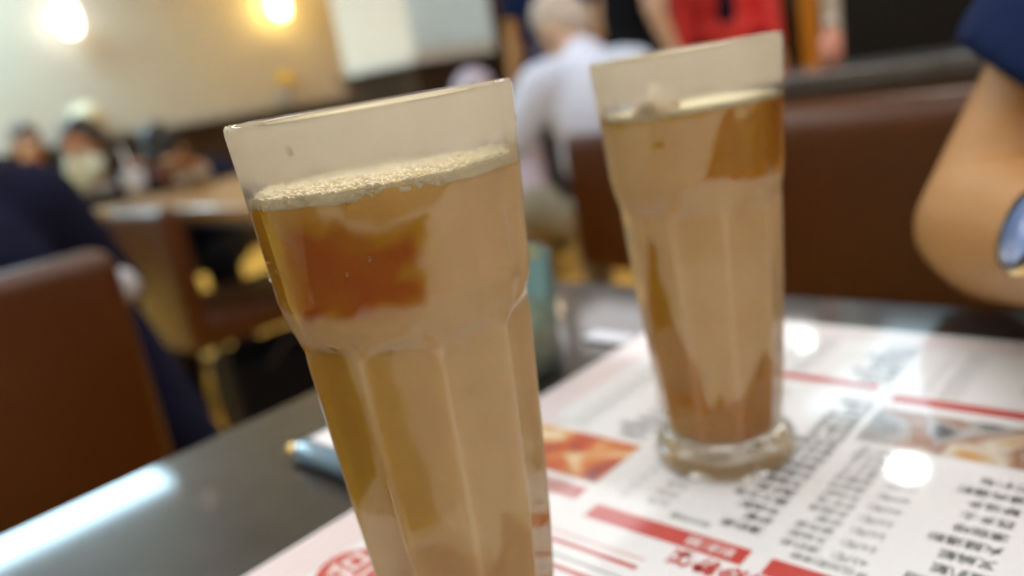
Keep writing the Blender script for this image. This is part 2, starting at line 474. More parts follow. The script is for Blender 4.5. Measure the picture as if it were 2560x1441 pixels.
o = obj('seal', bm, M['print_red'], mn, smooth=False); o['label'] = 'round red seal'
lettering('lettering', [('怡', -.2475, .1505, .0225)], M['print_white'], z=0.00022, label='white character in the red seal')

# ------------------------------------------------------------------ soda glass
PROF = [(0, .0295), (.003, .0312), (.006, .0319), (.009, .0312), (.0128, .0258), (.015, .0256), (.028, .0275), (.045, .0292), (.064, .0307), (.08, .0317), (.104, .0332), (.1165, .0339),
        (.1200, .0343), (.1235, .0353), (.1270, .0360), (.1300, .0364), (.135, .03655), (.150, .0375), (.165, .0384), (.1755, .0391), (.1772, .03895), (.1779, .0384)]
def interp(tab, z):
    if z <= tab[0][0]: return tab[0][1]
    for (a, b), (c, d) in zip(tab, tab[1:]):
        if z <= c:
            t = (z - a) / (c - a) if c > a else 0
            return b + (d - b) * t
    return tab[-1][1]
def sstep(a, b, x):
    t = max(0.0, min(1.0, (x - a) / (b - a)))
    return t * t * (3 - 2 * t)
def outer_r(th, z, edge0):
    """th: angle; edge0: angle of one panel edge"""
    r = interp(PROF, z)
    q = ((th - edge0) % (2 * PI / 10)) - PI / 10            # 0 at panel middle
    flat = r * math.cos(PI / 10) / math.cos(q)
    flat = min(flat, r * 0.992)
    rib = max(0.0, 1 - ((PI / 10 - abs(q)) * r / .00085) ** 2)
    flat += .00055 * rib
    arch = .0050 * (abs(q) / (PI / 10)) ** 4
    t = 1 - sstep(.1165 - arch, .1205 - arch, z)
    t *= sstep(.0118, .0150, z)
    return r + (flat - r) * t
def inner_r(z):
    r = interp(PROF, max(z, .016))
    k = sstep(.112, .130, z)
    a = r * math.cos(PI / 10) - .0016
    b = r - .0024
    return a + (b - a) * k
def seg_dist(p, a, b):
    ax, ay = a; bx, by = b
    dx, dy = bx - ax, by - ay
    t = max(0, min(1, ((p[0] - ax) * dx + (p[1] - ay) * dy) / (dx * dx + dy * dy + 1e-12)))
    return math.hypot(p[0] - ax - t * dx, p[1] - ay - t * dy)
def poly_soft(p, poly, w):
    """1 well inside, 0 well outside"""
    ins = False; dmin = 1e9; j = len(poly) - 1
    for i in range(len(poly)):
        a, b = poly[i], poly[j]
        if (a[1] > p[1]) != (b[1] > p[1]) and p[0] < (b[0] - a[0]) * (p[1] - a[1]) / (b[1] - a[1]) + a[0]: ins = not ins
        dmin = min(dmin, seg_dist(p, a, b)); j = i
    d = dmin if ins else -dmin
    return sstep(-w, w, d)

def mist_material(name):
    m = bpy.data.materials.new(name); m.use_nodes = True
    nt = m.node_tree; nt.nodes.clear()
    out = nt.nodes.new('ShaderNodeOutputMaterial')
    g = nt.nodes.new('ShaderNodeBsdfGlass'); g.inputs['IOR'].default_value = 1.46; g.inputs['Roughness'].default_value = 0.0
    g.inputs['Color'].default_value = (0.985, 0.99, 0.985, 1)
    d = nt.nodes.new('ShaderNodeBsdfDiffuse'); d.inputs['Color'].default_value = (0.93, 0.845, 0.69, 1)
    tr = nt.nodes.new('ShaderNodeBsdfTranslucent'); tr.inputs['Color'].default_value = (0.93, 0.845, 0.69, 1)
    dm = nt.nodes.new('ShaderNodeMixShader'); dm.inputs[0].default_value = 0.42
    nt.links.new(d.outputs[0], dm.inputs[1]); nt.links.new(tr.outputs[0], dm.inputs[2])
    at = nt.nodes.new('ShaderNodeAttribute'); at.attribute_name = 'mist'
    tc = nt.nodes.new('ShaderNodeTexCoord')
    mp = nt.nodes.new('ShaderNodeMapping'); mp.inputs['Scale'].default_value = (110, 110, 14)
    nt.links.new(tc.outputs['Object'], mp.inputs[0])
    n = nt.nodes.new('ShaderNodeTexNoise'); n.inputs['Scale'].default_value = 1.0; n.inputs['Detail'].default_value = 3
    nt.links.new(mp.outputs[0], n.inputs['Vector'])
    n2 = nt.nodes.new('ShaderNodeTexNoise'); n2.inputs['Scale'].default_value = 900.0; n2.inputs['Detail'].default_value = 2
    nt.links.new(tc.outputs['Object'], n2.inputs['Vector'])
    mr = nt.nodes.new('ShaderNodeMapRange'); mr.inputs[1].default_value = 0.3; mr.inputs[2].default_value = 0.7; mr.inputs[3].default_value = 0.88; mr.inputs[4].default_value = 1.12
    nt.links.new(n.outputs['Fac'], mr.inputs[0])
    mr2 = nt.nodes.new('ShaderNodeMapRange'); mr2.inputs[1].default_value = 0.3; mr2.inputs[2].default_value = 0.7; mr2.inputs[3].default_value = 0.95; mr2.inputs[4].default_value = 1.05
    nt.links.new(n2.outputs['Fac'], mr2.inputs[0])
    mu = nt.nodes.new('ShaderNodeMath'); mu.operation = 'MULTIPLY'
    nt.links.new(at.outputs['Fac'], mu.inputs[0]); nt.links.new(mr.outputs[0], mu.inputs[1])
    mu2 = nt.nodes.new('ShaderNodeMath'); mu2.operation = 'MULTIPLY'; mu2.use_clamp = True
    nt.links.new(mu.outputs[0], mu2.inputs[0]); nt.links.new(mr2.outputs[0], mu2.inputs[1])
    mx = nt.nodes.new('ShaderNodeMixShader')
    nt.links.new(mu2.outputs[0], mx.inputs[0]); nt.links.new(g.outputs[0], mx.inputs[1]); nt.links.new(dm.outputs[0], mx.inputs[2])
    nt.links.new(mx.outputs[0], out.inputs[0])
    return m
M['misted_glass'] = mist_material('misted_glass')

def tea_material(name, base, dark):
    m = bpy.data.materials.new(name); m.use_nodes = True
    nt = m.node_tree; b = nt.nodes['Principled BSDF']
    at = nt.nodes.new('ShaderNodeAttribute'); at.attribute_name = 'swirl'
    tc = nt.nodes.new('ShaderNodeTexCoord')
    mp = nt.nodes.new('ShaderNodeMapping'); mp.inputs['Scale'].default_value = (1, 1, 0.45)
    nt.links.new(tc.outputs['Object'], mp.inputs[0])
    n = nt.nodes.new('ShaderNodeTexNoise'); n.inputs['Scale'].default_value = 75; n.inputs['Detail'].default_value = 4; n.inputs['Distortion'].default_value = 0.8
    nt.links.new(mp.outputs[0], n.inputs['Vector'])
    mr = nt.nodes.new('ShaderNodeMapRange'); mr.inputs[1].default_value = 0.25; mr.inputs[2].default_value = 0.75; mr.inputs[3].default_value = -0.22; mr.inputs[4].default_value = 0.22
    nt.links.new(n.outputs['Fac'], mr.inputs[0])
    ad = nt.nodes.new('ShaderNodeMath'); ad.operation = 'ADD'; ad.use_clamp = True
    nt.links.new(at.outputs['Fac'], ad.inputs[0]); nt.links.new(mr.outputs[0], ad.inputs[1])
    mx = nt.nodes.new('ShaderNodeMix'); mx.data_type = 'RGBA'
    nt.links.new(ad.outputs[0], mx.inputs[0])
    mx.inputs[6].default_value = (*base, 1); mx.inputs[7].default_value = (*dark, 1)
    nt.links.new(mx.outputs[2], b.inputs['Base Color'])
    b.inputs['Roughness'].default_value = 0.5
    sock(b, 'Specular IOR Level').default_value = 0.1
    return m
M['tea'] = tea_material('milk_tea', (0.80, 0.46, 0.018), (0.54, 0.120, 0.0))
M['foam'] = mat('tea_foam', (1.0, 0.85, 0.57), 0.6, nscale=500, namt=0.15, bump=0.5, bscale=700)
M['bubble'] = mat('foam_bubble', (1.0, 0.88, 0.62), 0.08, coat=0.5, trans=0.05, ior=1.2)
M['ice'] = mat('tea_tinted_ice', (0.80, 0.43, 0.045), 0.3, coat=0.2, nscale=60, namt=0.15)
M['ice_tip'] = mat('clear_tea_ice', (0.80, 0.62, 0.42), 0.2, coat=0.6, nscale=120, namt=0.35)
M['droplet'] = mat('water_droplet', (0.95, 0.95, 0.95), 0.02, trans=1.0, ior=1.33)

def make_glass(name, label, loc, view_deg, sc, sz, edge_deg, clear, base_mist, rows=230, segs=260):
    """view_deg: direction (deg) on the glass that the pattern angles count from; clear: (poly in mm, softness mm, strength)"""
    t = empty(name, loc)
    t.scale = (sc, sc, sz)
    tag(t, label, 'glass', 'tall panelled drinking glasses')
    e0 = R(view_deg + edge_deg)
    bm = bmesh.new()
    lay = bm.verts.layers.float.new('mist')
    zs = []
    z = 0.0
    while z < .1779:
        zs.append(z)
        z += .0006 if (z < .016 or .110 < z < .131) else .0009
    zs.append(.1779)
    rings = []
    bm_ring = lambda f, z: [bm.verts.new((f(2 * PI * j / segs) * math.cos(2 * PI * j / segs), f(2 * PI * j / segs) * math.sin(2 * PI * j / segs), z)) for j in range(segs)]
    for z in zs:
        ring = bm_ring(lambda a: outer_r(a, z, e0), z)
        for j, v in enumerate(ring):
            a = 2 * PI * j / segs
            da = (math.degrees(a) - view_deg + 180) % 360 - 180
            rr = interp(PROF, z) * 1000
            p = Vector((rr * R(da), z * 1000))
            w = noise.noise(Vector((p.x * .30, p.y * .10, view_deg))) * 1.6 + noise.noise(Vector((p.x * .9, p.y * .35, 5))) * .5
            w2 = noise.noise(Vector((p.x * .25, p.y * .12, 9 + view_deg))) * 1.8
            pp = (p.x + w, p.y + w2)
            mval = base_mist(p.x, p.y)
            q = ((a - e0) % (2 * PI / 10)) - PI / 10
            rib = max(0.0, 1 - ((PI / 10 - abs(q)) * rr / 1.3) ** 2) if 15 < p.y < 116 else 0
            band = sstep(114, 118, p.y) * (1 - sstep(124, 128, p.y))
            if abs(da) < 110:
                for poly, soft, st in clear:
                    mval *= 1 - st * poly_soft(pp, poly, soft)
            v[lay] = min(1, mval * (1 + .10 * band) + .17 * rib + .12 * math.exp(-((p.y - 117.3 + 4.2 * (abs(q) / (PI / 10)) ** 4) / .8) ** 2))  # rib, band and step terms whiten the mist to paint bright glass highlights
        rings.append(ring)
    # lip and inside
    inner = [(.1779, .0376), (.1770, .0369)]
    z = .1755
    ins = []
    for zz, r in inner: ins.append((r, zz))
    while z > .0165:
        ins.append((inner_r(z), z)); z -= .0022
    ins += [(inner_r(.0165) - .0004, .0158), (inner_r(.0165) - .0018, .0145), (inner_r(.0165) - .005, .0138), (.010, .0136)]
    for (r, z) in ins: rings.append([bm.verts.new((r * math.cos(2 * PI * j / segs), r * math.sin(2 * PI * j / segs), z)) for j in range(segs)])
    for a, b in zip(rings, rings[1:]):
        for j in range(segs): bm.faces.new((a[j], a[(j + 1) % segs], b[(j + 1) % segs], b[j]))
    bm.faces.new(rings[-1])
    # hollow underside
    c1 = [bm.verts.new((.024 * math.cos(2 * PI * j / segs), .024 * math.sin(2 * PI * j / segs), 0)) for j in range(segs)]
    c2 = [bm.verts.new((.020 * math.cos(2 * PI * j / segs), .020 * math.sin(2 * PI * j / segs), .0028)) for j in range(segs)]
    for a, b in ((c1, rings[0]), (c2, c1)):
        for j in range(segs): bm.faces.new((a[j], a[(j + 1) % segs], b[(j + 1) % segs], b[j]))
    bm.faces.new(list(reversed(c2)))
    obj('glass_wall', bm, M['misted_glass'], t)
    return t

def make_tea(name, label, loc, view_deg, sc, sz, level, dark, wav):
    bm = bmesh.new(); lay = bm.verts.layers.float.new('swirl')
    segs = 200; zs = []
    z = .0137
    while z < level: zs.append(z); z += .0012
    zs.append(level)
    rings = []
    for z in zs:
        ring = []
        r = inner_r(z) + .00015
        if z < .0165: r -= .0022 * (1 - (z - .0137) / .0028)
        for j in range(segs):
            a = 2 * PI * j / segs
            zz = z + (wav * noise.noise(Vector((2.5 * math.cos(a), 2.5 * math.sin(a), view_deg))) if z == level else 0)
            v = bm.verts.new((r * math.cos(a), r * math.sin(a), zz))
            da = (math.degrees(a) - view_deg + 180) % 360 - 180
            p = (r * 1000 * R(da), z * 1000)
            w = noise.noise(Vector((p[0] * .15, p[1] * .15, 3))) * 4.5
            val = 0.22
            if abs(da) < 110:
                for poly, soft, st in dark: val += st * poly_soft((p[0] + w, p[1] + w), poly, soft)
            v[lay] = max(0, min(1, val))
            ring.append(v)
        rings.append(ring)
    for a, b in zip(rings, rings[1:]):
        for j in range(segs): bm.faces.new((a[j], a[(j + 1) % segs], b[(j + 1) % segs], b[j]))
    bm.faces.new(rings[-1]); bm.faces.new(list(reversed(rings[0])))
    o = obj(name, bm, M['tea'])
    o.location = loc; o.scale = (sc, sc, sz)
    tag(o, label, 'drink')
    return o

def mm(poly, rr): return [(rr * R(a), z) for a, z in poly]
G1, V1 = (-0.1805, 0.1386, MZ), -37.5
G2, V2 = (-0.1735, 0.2910, MZ), -59.2
SC2, SZ2 = 0.965, 0.998
p1_dark = mm([(-72, 157), (-43.9, 158.0), (-32.4, 157.4), (-22.7, 152.8), (-13.4, 149.0), (-0.3, 148.4), (8.9, 149.2), (12.2, 145.7), (6.1, 139.5), (9.4, 134.9), (4.3, 128.8), (-11.5, 128.6), (-30.6, 127.9), (-50.7, 127.7), (-72, 129), (-76, 144.3)], 36.5)
p1_lobe = mm([(-21.2, 158), (-10.1, 159.4), (12.7, 159.4), (27.4, 158.8), (19.2, 152.6), (9.1, 150.1), (-4.4, 149.5), (-15.3, 152.1)], 37.3)
p1_core = mm([(-46, 150.5), (-15.2, 145.2), (-0.6, 143), (2.5, 136.2), (3.6, 129), (-20.4, 128), (-50.0, 129), (-50, 139.3)], 36.3)
p1_hole = mm([(6.9, 147.5), (13.1, 150.5), (13.8, 148.5), (8.1, 145.5)], 37)
p1_facet = mm([(-88, 117), (-40, 118.5), (-33.6, 103.9), (-36, 80.6), (-58, 68), (-66, 74), (-86, 100)], 32)
p1_facet2 = mm([(-26.3, 117.7), (-17.0, 116.0), (-10.8, 82.7), (-8.1, 62.1), (-35.1, 58.5), (-32.9, 80.8)], 32)
p1_low = mm([(-50, 30), (-47.2, 44.6), (-32.4, 56.7), (-10, 59.2), (-0.4, 53.0), (8.3, 52.5), (13.5, 47.0), (20.8, 48.2), (26, 61.0), (36, 60.3), (40, 53.1), (58.3, 49), (83.1, 47), (83, 30)], 28.8)
p1_low2 = mm([(-20, 66), (0, 60), (20, 50), (80, 75), (80, 20), (-60, 20), (-45, 60)], 28.8)
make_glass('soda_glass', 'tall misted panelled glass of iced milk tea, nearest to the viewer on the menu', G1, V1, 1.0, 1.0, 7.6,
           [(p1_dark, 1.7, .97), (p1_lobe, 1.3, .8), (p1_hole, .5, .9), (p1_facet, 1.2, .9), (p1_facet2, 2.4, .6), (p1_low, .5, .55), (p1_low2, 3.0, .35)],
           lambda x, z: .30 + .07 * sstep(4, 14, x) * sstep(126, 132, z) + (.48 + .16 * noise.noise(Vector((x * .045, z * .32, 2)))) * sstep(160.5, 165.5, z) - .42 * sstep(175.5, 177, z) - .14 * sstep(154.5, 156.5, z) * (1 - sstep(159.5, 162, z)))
make_tea('iced_milk_tea', 'amber brown iced milk tea with pale foam in the nearest glass', G1, V1, 1.0, 1.0, .1572,
         [(p1_core, 4.5, .85), (p1_dark, 4.0, .22), (p1_facet, 2.5, .08), (p1_low, 1.0, .2)], .0004)
tea1 = bpy.data.objects['iced_milk_tea']
p2_right = mm([(25.1, 154.8), (30.0, 150.5), (42.3, 153.4), (84, 156.5), (84, 124.8), (36.9, 126.7), (4.5, 129.5), (7.9, 136.2), (14.1, 146.3), (18.5, 151.8)], 36.5)
p2_spot = mm([(-24.8, 146.5), (-16.9, 146.8), (-15.1, 143.6), (-22.9, 143.3)], 37)
p2_left = mm([(-49.4, 106.5), (-42.4, 105.1), (-41.8, 91.1), (-37.2, 81.5), (-27.6, 64.8), (-16.5, 53.9), (-12.3, 35.9), (-5.8, 32.9), (1.2, 40.5), (4.2, 33.6), (11.0, 35.0), (22.7, 38.7), (35.8, 48.2), (43.3, 55.3), (54.3, 50.7), (73.9, 13), (-80, 13), (-61.3, 74.8)], 29)
p2_tan = mm([(-46.5, 80.0), (-33.5, 80.8), (-29.5, 64.7), (-33.9, 41.7), (-61.0, 38.3)], 29)
p2_top = mm([(-80, 157.5), (80, 157.5), (80, 151), (30, 153), (-20, 153.5), (-80, 151)], 37)
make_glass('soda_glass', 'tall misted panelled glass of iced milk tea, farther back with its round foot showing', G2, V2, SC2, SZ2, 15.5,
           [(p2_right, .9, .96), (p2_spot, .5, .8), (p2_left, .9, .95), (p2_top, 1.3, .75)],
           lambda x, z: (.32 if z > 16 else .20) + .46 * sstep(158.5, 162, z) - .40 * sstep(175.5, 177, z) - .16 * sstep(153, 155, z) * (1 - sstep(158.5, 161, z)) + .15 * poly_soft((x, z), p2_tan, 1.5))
make_tea('iced_milk_tea', 'amber brown iced milk tea in the farther glass', G2, V2, SC2, SZ2, .1555,
         [(p2_right, 2.5, .38), (p2_left, 2.0, .30)], .0012)
tea2 = bpy.data.objects['iced_milk_tea.001']

# foam on the near drink: a ragged ring, and its bubbles
bm = bmesh.new(); n = 220
rings = []
for k in range(6):
    ring = []
    for j in range(n):
        a = 2 * PI * j / n
        nz = noise.noise(Vector((4 * math.cos(a), 4 * math.sin(a), 1.3)))
        nb = noise.noise(Vector((6 * math.cos(a), 6 * math.sin(a), 7.3)))
        lo, hi = .1562 + .0007 * nb, .1588 + .0006 * nz
        z = lo + (hi - lo) * k / 4 if k < 5 else hi - .0012
        r = (inner_r(z) + .0002) if k < 5 else .012
        ring.append(bm.verts.new((r * math.cos(a), r * math.sin(a), z)))
    rings.append(ring)
for a, b in zip(rings, rings[1:]):
    for j in range(n): bm.faces.new((a[j], a[(j + 1) % n], b[(j + 1) % n], b[j]))
bm.faces.new(rings[-1]); bm.faces.new(list(reversed(rings[0])))
obj('foam', bm, M['foam'], tea1)
bm = bmesh.new()
for k in range(1300):
    a = R(V1) + R(random.uniform(-115, 115))
    s = random.choice((.0003, .0004, .0004, .0006, .0006, .0008, .0011))
    if k % 3 == 0:
        z = .1566 + .0024 * random.random(); r = inner_r(z) - s * .1
    else:
        z = .1588 + .0006 * noise.noise(Vector((4 * math.cos(a), 4 * math.sin(a), 1.3))); r = (inner_r(z) - s) * (1 - random.random() ** 1.6 * .8)
    rr = bmesh.ops.create_icosphere(bm, subdivisions=1, radius=s)
    for v in rr['verts']: v.co += Vector((r * math.cos(a), r * math.sin(a), z))
o = obj('foam_bubbles', bm, M['bubble'], tea1); o['kind'] = 'stuff'
# pale skim line of foam on the far drink
bm = bmesh.new(); rings = []
lv = .1555
for k in range(4):
    ring = []
    for j in range(n):
        a = 2 * PI * j / n
        hz = .0012 * noise.noise(Vector((2.5 * math.cos(a), 2.5 * math.sin(a), V2)))
        z = lv + hz - .0012 + k * .0010
        r = inner_r(z) + .00025 if k < 3 else .012
        if k == 3: z -= .0012
        ring.append(bm.verts.new((r * math.cos(a), r * math.sin(a), z)))
    rings.append(ring)
for a, b in zip(rings, rings[1:]):
    for j in range(n): bm.faces.new((a[j], a[(j + 1) % n], b[(j + 1) % n], b[j]))
bm.faces.new(rings[-1]); bm.faces.new(list(reversed(rings[0])))
obj('foam', bm, M['foam'], tea2)

def ice(name, label, loc, s, rot, m, bev=.004):
    bm = bmesh.new()
    add_box(bm, (0, 0, 0), s, bev, 4)
    o = obj(name, bm, m); o.location = loc
    o.rotation_euler = rot
    tag(o, label, 'ice')
    return o
def on_wall(G, V, sc, da, z, inset):
    a = R(V + da); r = (inner_r(z) - inset) * sc
    return (G[0] + r * math.cos(a), G[1] + r * math.sin(a), G[2] + z)
bm = bmesh.new()
NI, NK = 40, 8
front, back = [], []
for k in range(1, NK + 1):
    rf, rb_ = [], []
    for i in range(NI):
        f = k / NK; t = 2 * PI * i / NI
        z = .1538 + .0052 * f * math.sin(t) - (.0008 if math.sin(t) < 0 else 0) * f * math.cos(t)
        a = R(V1 + 3 + 24 * f * math.cos(t))
        rad = inner_r(z) + .0005 - .0006 * f ** 3
        rf.append(bm.verts.new((rad * math.cos(a), rad * math.sin(a), z)))
        rad -= .0075 * (1 - f ** 2) + .0003
        rb_.append(bm.verts.new((rad * math.cos(a), rad * math.sin(a), z)))
    front.append(rf); back.append(rb_)
for L_ in (front, back):
    for p_, q_ in zip(L_, L_[1:]):
        for i in range(NI): bm.faces.new((p_[i], p_[(i + 1) % NI], q_[(i + 1) % NI], q_[i]))
    bm.faces.new(L_[0])
for i in range(NI): bm.faces.new((front[-1][i], front[-1][(i + 1) % NI], back[-1][(i + 1) % NI], back[-1][i]))
o = obj('ice_cube', bm, M['ice']); o.location = G1
tag(o, 'worn amber ice lump just under the foam of the nearest drink', 'ice')
ice('ice_cube', 'pale ice cube whose tip pokes out of the farther drink', on_wall(G2, V2, SC2, -27, .1570, .0085), (.014, .014, .014), (R(40), R(36), R(V2 - 20)), M['ice_tip'], .003)

# droplets of condensation on the near glass
bm = bmesh.new()
def drop(da, z, s, st=1.0):
    a = R(V1 + da); r = outer_r(a, z, R(V1 + 7.6))
    rr = bmesh.ops.create_icosphere(bm, subdivisions=2, radius=1.0)
    mt = Matrix.Rotation(a, 3, 'Z')
    for v in rr['verts']:
        q = Vector((v.co.x * s * .45, v.co.y * s, v.co.z * s * st))
        v.co = mt @ q + Vector((r * math.cos(a), r * math.sin(a), z))
for da, z, s in ((-85, .1365, .0016), (-32, .1700, .0009), (-14, .1165, .0010), (-28, .1195, .0009), (20, .1008, .0007), (88, .119, .0013), (-22, .139, .0005), (-12, .142, .0005), (86, .167, .0011), (40, .095, .0006)):
    drop(da, z, s, 1.3)
for k in range(26): drop(-62 + random.uniform(-9, 12), .1365 + random.uniform(-.007, .006), random.uniform(.00025, .0005))
o = obj('water_droplets', bm, M['droplet'], bpy.data.objects['soda_glass']); o['kind'] = 'stuff'

# ------------------------------------------------------------------ small things on the table
t = empty('plastic_tumbler', (-0.3385, 0.3355, TZ)); tag(t, 'pale teal plastic tumbler with amber tea, behind the nearest glass', 'cup')
M['teal'] = mat('teal_plastic', (0.62, 0.88, 0.88), 0.08, trans=0.88, ior=1.15)
M['amber_tea'] = mat('clear_tea', (0.26, 0.13, 0.012), 0.25, coat=0.5)
bm = bmesh.new(); lathe(bm, [(0, 0), (.024, 0), (.026, .003), (.0285, .074), (.0275, .075), (.0265, .073), (.0243, .005), (0, .004)], 40); obj('cup_wall', bm, M['teal'], t)
o = bmesh.new(); lathe(o, [(0, .0045), (.0246, .0052), (.0262, .034), (0, .034)], 40)
tt = obj('cold_tea', o, M['amber_tea']); tt.location = (-0.3385, 0.3355, TZ); tag(tt, 'amber tea filling the lower half of the teal tumbler', 'drink')

t = empty('tissue_packet', (-0.345, 0.205, TZ), R(0)); tag(t, 'flat blue edged packet with white top beside the nearest glass', 'packet')
bm = bmesh.new(); add_box(bm, (0.01, 0.0, .006), (.075, .038, .012), .005, 3); obj('wrapper', bm, M['blue_foil'], t)
bm = bmesh.new(); add_box(bm, (0.012, 0.003, .0122), (.062, .026, .0014), .0005, 2); obj('label_card', bm, M['white_card'], t)
bm = bmesh.new(); add_ball(bm, (-.030, -.015, .006), (.0042, .0042, .0042)); obj('bead', bm, M['gold'], t)
bm = bmesh.new(); add_box(bm, (-.315, .398, TZ + .0016), (.034, .016, .002), .0008, 2, None)
o = obj('paper_napkin', bm, M['tissue']); tag(o, 'small folded pale napkin peeking past the menu edge', 'napkin')

# ------------------------------------------------------------------ seating
def padded_chair(loc, rz, label, w=.44, d=.44, seat_z=.46, back_top=.80, back_low=.40):
    t = empty('padded_chair', loc, rz); tag(t, label, 'chair', 'brown leatherette chairs')
    box('seat', (0, 0, seat_z - .045), (w, d, .09), M['leather'], t, bev=.025, seg=4)
    box('backrest', (0, -d / 2 - .012, (back_top + back_low) / 2), (w, .06, back_top - back_low), M['leather'], t, bev=.024, seg=4)
    for sx in (-1, 1):
        for sy in (-1, 1):
            bm = bmesh.new(); add_capsule(bm, (sx * (w / 2 - .03), sy * (d / 2 - .03), seat_z - .085), .014, (sx * (w / 2 - .02), sy * (d / 2 - .02), .011), .011, 10)
            obj('leg', bm, M['black_metal'], t)
    return t
padded_chair((-1.235, 0.115, 0), R(90), 'brown padded chair holding the man in navy, nearest on the left', .46, .44, .42, .815)
padded_chair((-2.03, 1.03, 0), R(0), 'brown padded chair tucked against the wooden table on the left', .33, .44, .49, .765, .40)
padded_chair((-1.20, 1.97, 0), R(0), 'dark brown chair carrying the man in the pale blue shirt', .46, .44, .44, .745, .37)

b = empty('booth_bench', (-0.02, 1.0, 0)); tag(b, 'brown leatherette booth bench behind the right hand glass', 'bench')
box('backrest', (0.10, 0.065, .60), (1.36, .13, .46), M['leather'], b, bev=.045, seg=5)
box('backrest_cap', (0.10, 0.10, .828), (1.36, .05, .018), M['dark_wood'], b, bev=.004)
box('seat', (0.10, -.14, .40), (1.36, .34, .12), M['leather'], b, bev=.035, seg=4)
box('plinth', (0.10, -.10, .17), (1.32, .30, .34), M['dark_wood'], b)
p = empty('low_partition', (-0.02, 1.20, 0)); tag(p, 'low dark partition with polished stone ledge along the bench back', 'partition')
box('partition_wall', (0.10, 0.01, .42), (1.36, .10, .84), M['dark_wood'], p)
box('ledge', (0.10, -.005, .852), (1.42, .20, .024), M['ledge'], p, bev=.004)

t = empty('wooden_table', (-2.12, 1.27, 0)); tag(t, 'round edged wooden restaurant table in front of the masked woman', 'table')
box('tabletop', (0, 0, .735), (1.06, .80, .03), M['table_wood'], t, bev=.008)
box('edge_band', (0, 0, .712), (1.04, .78, .016), M['table_edge'], t)
bm = bmesh.new(); lathe(bm, [(0, .02), (.05, .02), (.05, .705), (0, .705)], 20); obj('pedestal', bm, M['black_metal'], t)
box('base', (0, 0, .012), (.5, .5, .024), M['black_metal'], t)
def bowl(x, y, r, h, m, label):
    bm = bmesh.new(); lathe(bm, [(0, 0), (r * .5, 0), (r * .85, h * .5), (r, h), (r * .93, h), (r * .78, h * .55), (r * .4, h * .12), (0, h * .1)], 28)
    o = obj('bowl', bm, m); o.location = (x, y, .75); tag(o, label, 'bowl'); return o
bowl(-2.52, 1.18, .06, .05, M['ceramic'], 'small cream bowl on the wooden table by the eating man')
bowl(-2.20, 1.36, .085, .045, M['ceramic'], 'wide pale bowl further along the wooden table')
t = empty('tall_cup', (-2.58, 1.02, .75)); tag(t, 'slim grey cup with spoon on the wooden table', 'cup')
bm = bmesh.new(); lathe(bm, [(0, 0), (.028, 0), (.034, .09), (.031, .09), (.026, .006), (0, .006)], 24); obj('cup_wall', bm, M['grey_cloth'], t)
bm = bmesh.new(); add_capsule(bm, (0.005, 0, .02), .004, (-.03, 0, .16), .005); obj('spoon', bm, M['steel'], t)

t = empty('shoulder_bag', (-2.03, 1.04, 0)); tag(t, 'black bag standing on the floor under the brown chair at the wooden table', 'bag')
bm = bmesh.new(); add_box(bm, (0, 0, .165), (.24, .30, .33), .05, 3); obj('bag_body', bm, M['black_cloth'], t)  # bag added to stand in for the dark mass under the chair
bm = bmesh.new(); add_capsule(bm, (.122, -.08, .30), .008, (.13, .0, .36), .008, 8); add_capsule(bm, (.13, .0, .36), .008, (.122, .08, .30), .008, 8); obj('strap', bm, M['black_metal'], t)

# far right: dark panel, posts, boards, bottle
box('dark_board', (-0.08, 2.20, 1.00), (1.50, .06, .75), M['black_panel']); tag(bpy.data.objects['dark_board'], 'big black board standing beyond the stone ledge', 'board')
for k, x in enumerate((-.70, .54)):
    bm = bmesh.new(); add_capsule(bm, (x, 2.2, .02), .02, (x, 2.2, .64), .02); obj('leg', bm, M['black_metal']).parent = bpy.data.objects['dark_board']
def post(name, x, y, w, z1, m, label, cat, z0=0.0, d=.06):
    o = empty(name, (x, y, z0)); tag(o, label, cat)
    box('shaft', (0, 0, (z1 - z0) / 2), (w, d, z1 - z0), m, o, bev=.006)
    box('foot_block', (0, 0, .04), (w + .03, d + .03, .08), m, o, bev=.006)
    return o
post('door_post', -3.50, 4.02, .10, 2.5, M['light_wood'], 'light wood door post right of the pale blue panel', 'post')
post('orange_post', -1.80, 4.3, .085, 2.5, M['orange'], 'bright orange post beyond the person in red', 'post')
post('white_post', -1.665, 4.30, .12, 2.5, M['pale'], 'off white post just right of the orange post', 'post')
post('pale_post', -2.95, 4.36, .14, 2.4, M['pale'], 'pale upright board behind the person in black', 'board')
o = empty('menu_board', (-2.70, 4.45, 1.0)); tag(o, 'cream hanging board between the person in black and the person in red', 'board')
box('sheet', (0, 0, .55), (.22, .02, 1.05), M['cream'], o)
box('frame', (0, .016, .55), (.24, .02, 1.09), M['dark_wood'], o)
o = empty('dark_cabinet', (-2.55, 4.75, 0)); tag(o, 'dark wooden cabinet below the cream board', 'cabinet')
box('body', (0, 0, .5), (.95, .4, 1.0), M['dark_wood'], o)
box('door', (-.24, -.21, .5), (.44, .02, .9), M['dark_wood'], o, bev=.005)
box('door', (.24, -.21, .5), (.44, .02, .9), M['dark_wood'], o, bev=.005)
o = empty('sauce_bottle', (-0.472, 1.195, .864)); tag(o, 'pink and cream bottle standing at the ledge end near the far glass', 'bottle')
bm = bmesh.new(); lathe(bm, [(0, 0), (.014, 0), (.015, .02), (.015, .04), (.007, .052), (.006, .058), (0, .058)], 20); obj('bottle_body', bm, M['pink'], o)
bm = bmesh.new(); lathe(bm, [(0, .056), (.0075, .056), (.0075, .068), (0, .069)], 16); obj('cap', bm, M['pale'], o)
o = empty('unlit_wall_lamp', (X0, 2.0, 1.12)); tag(o, 'small unlit cream wall lamp above the masked woman', 'lamp')
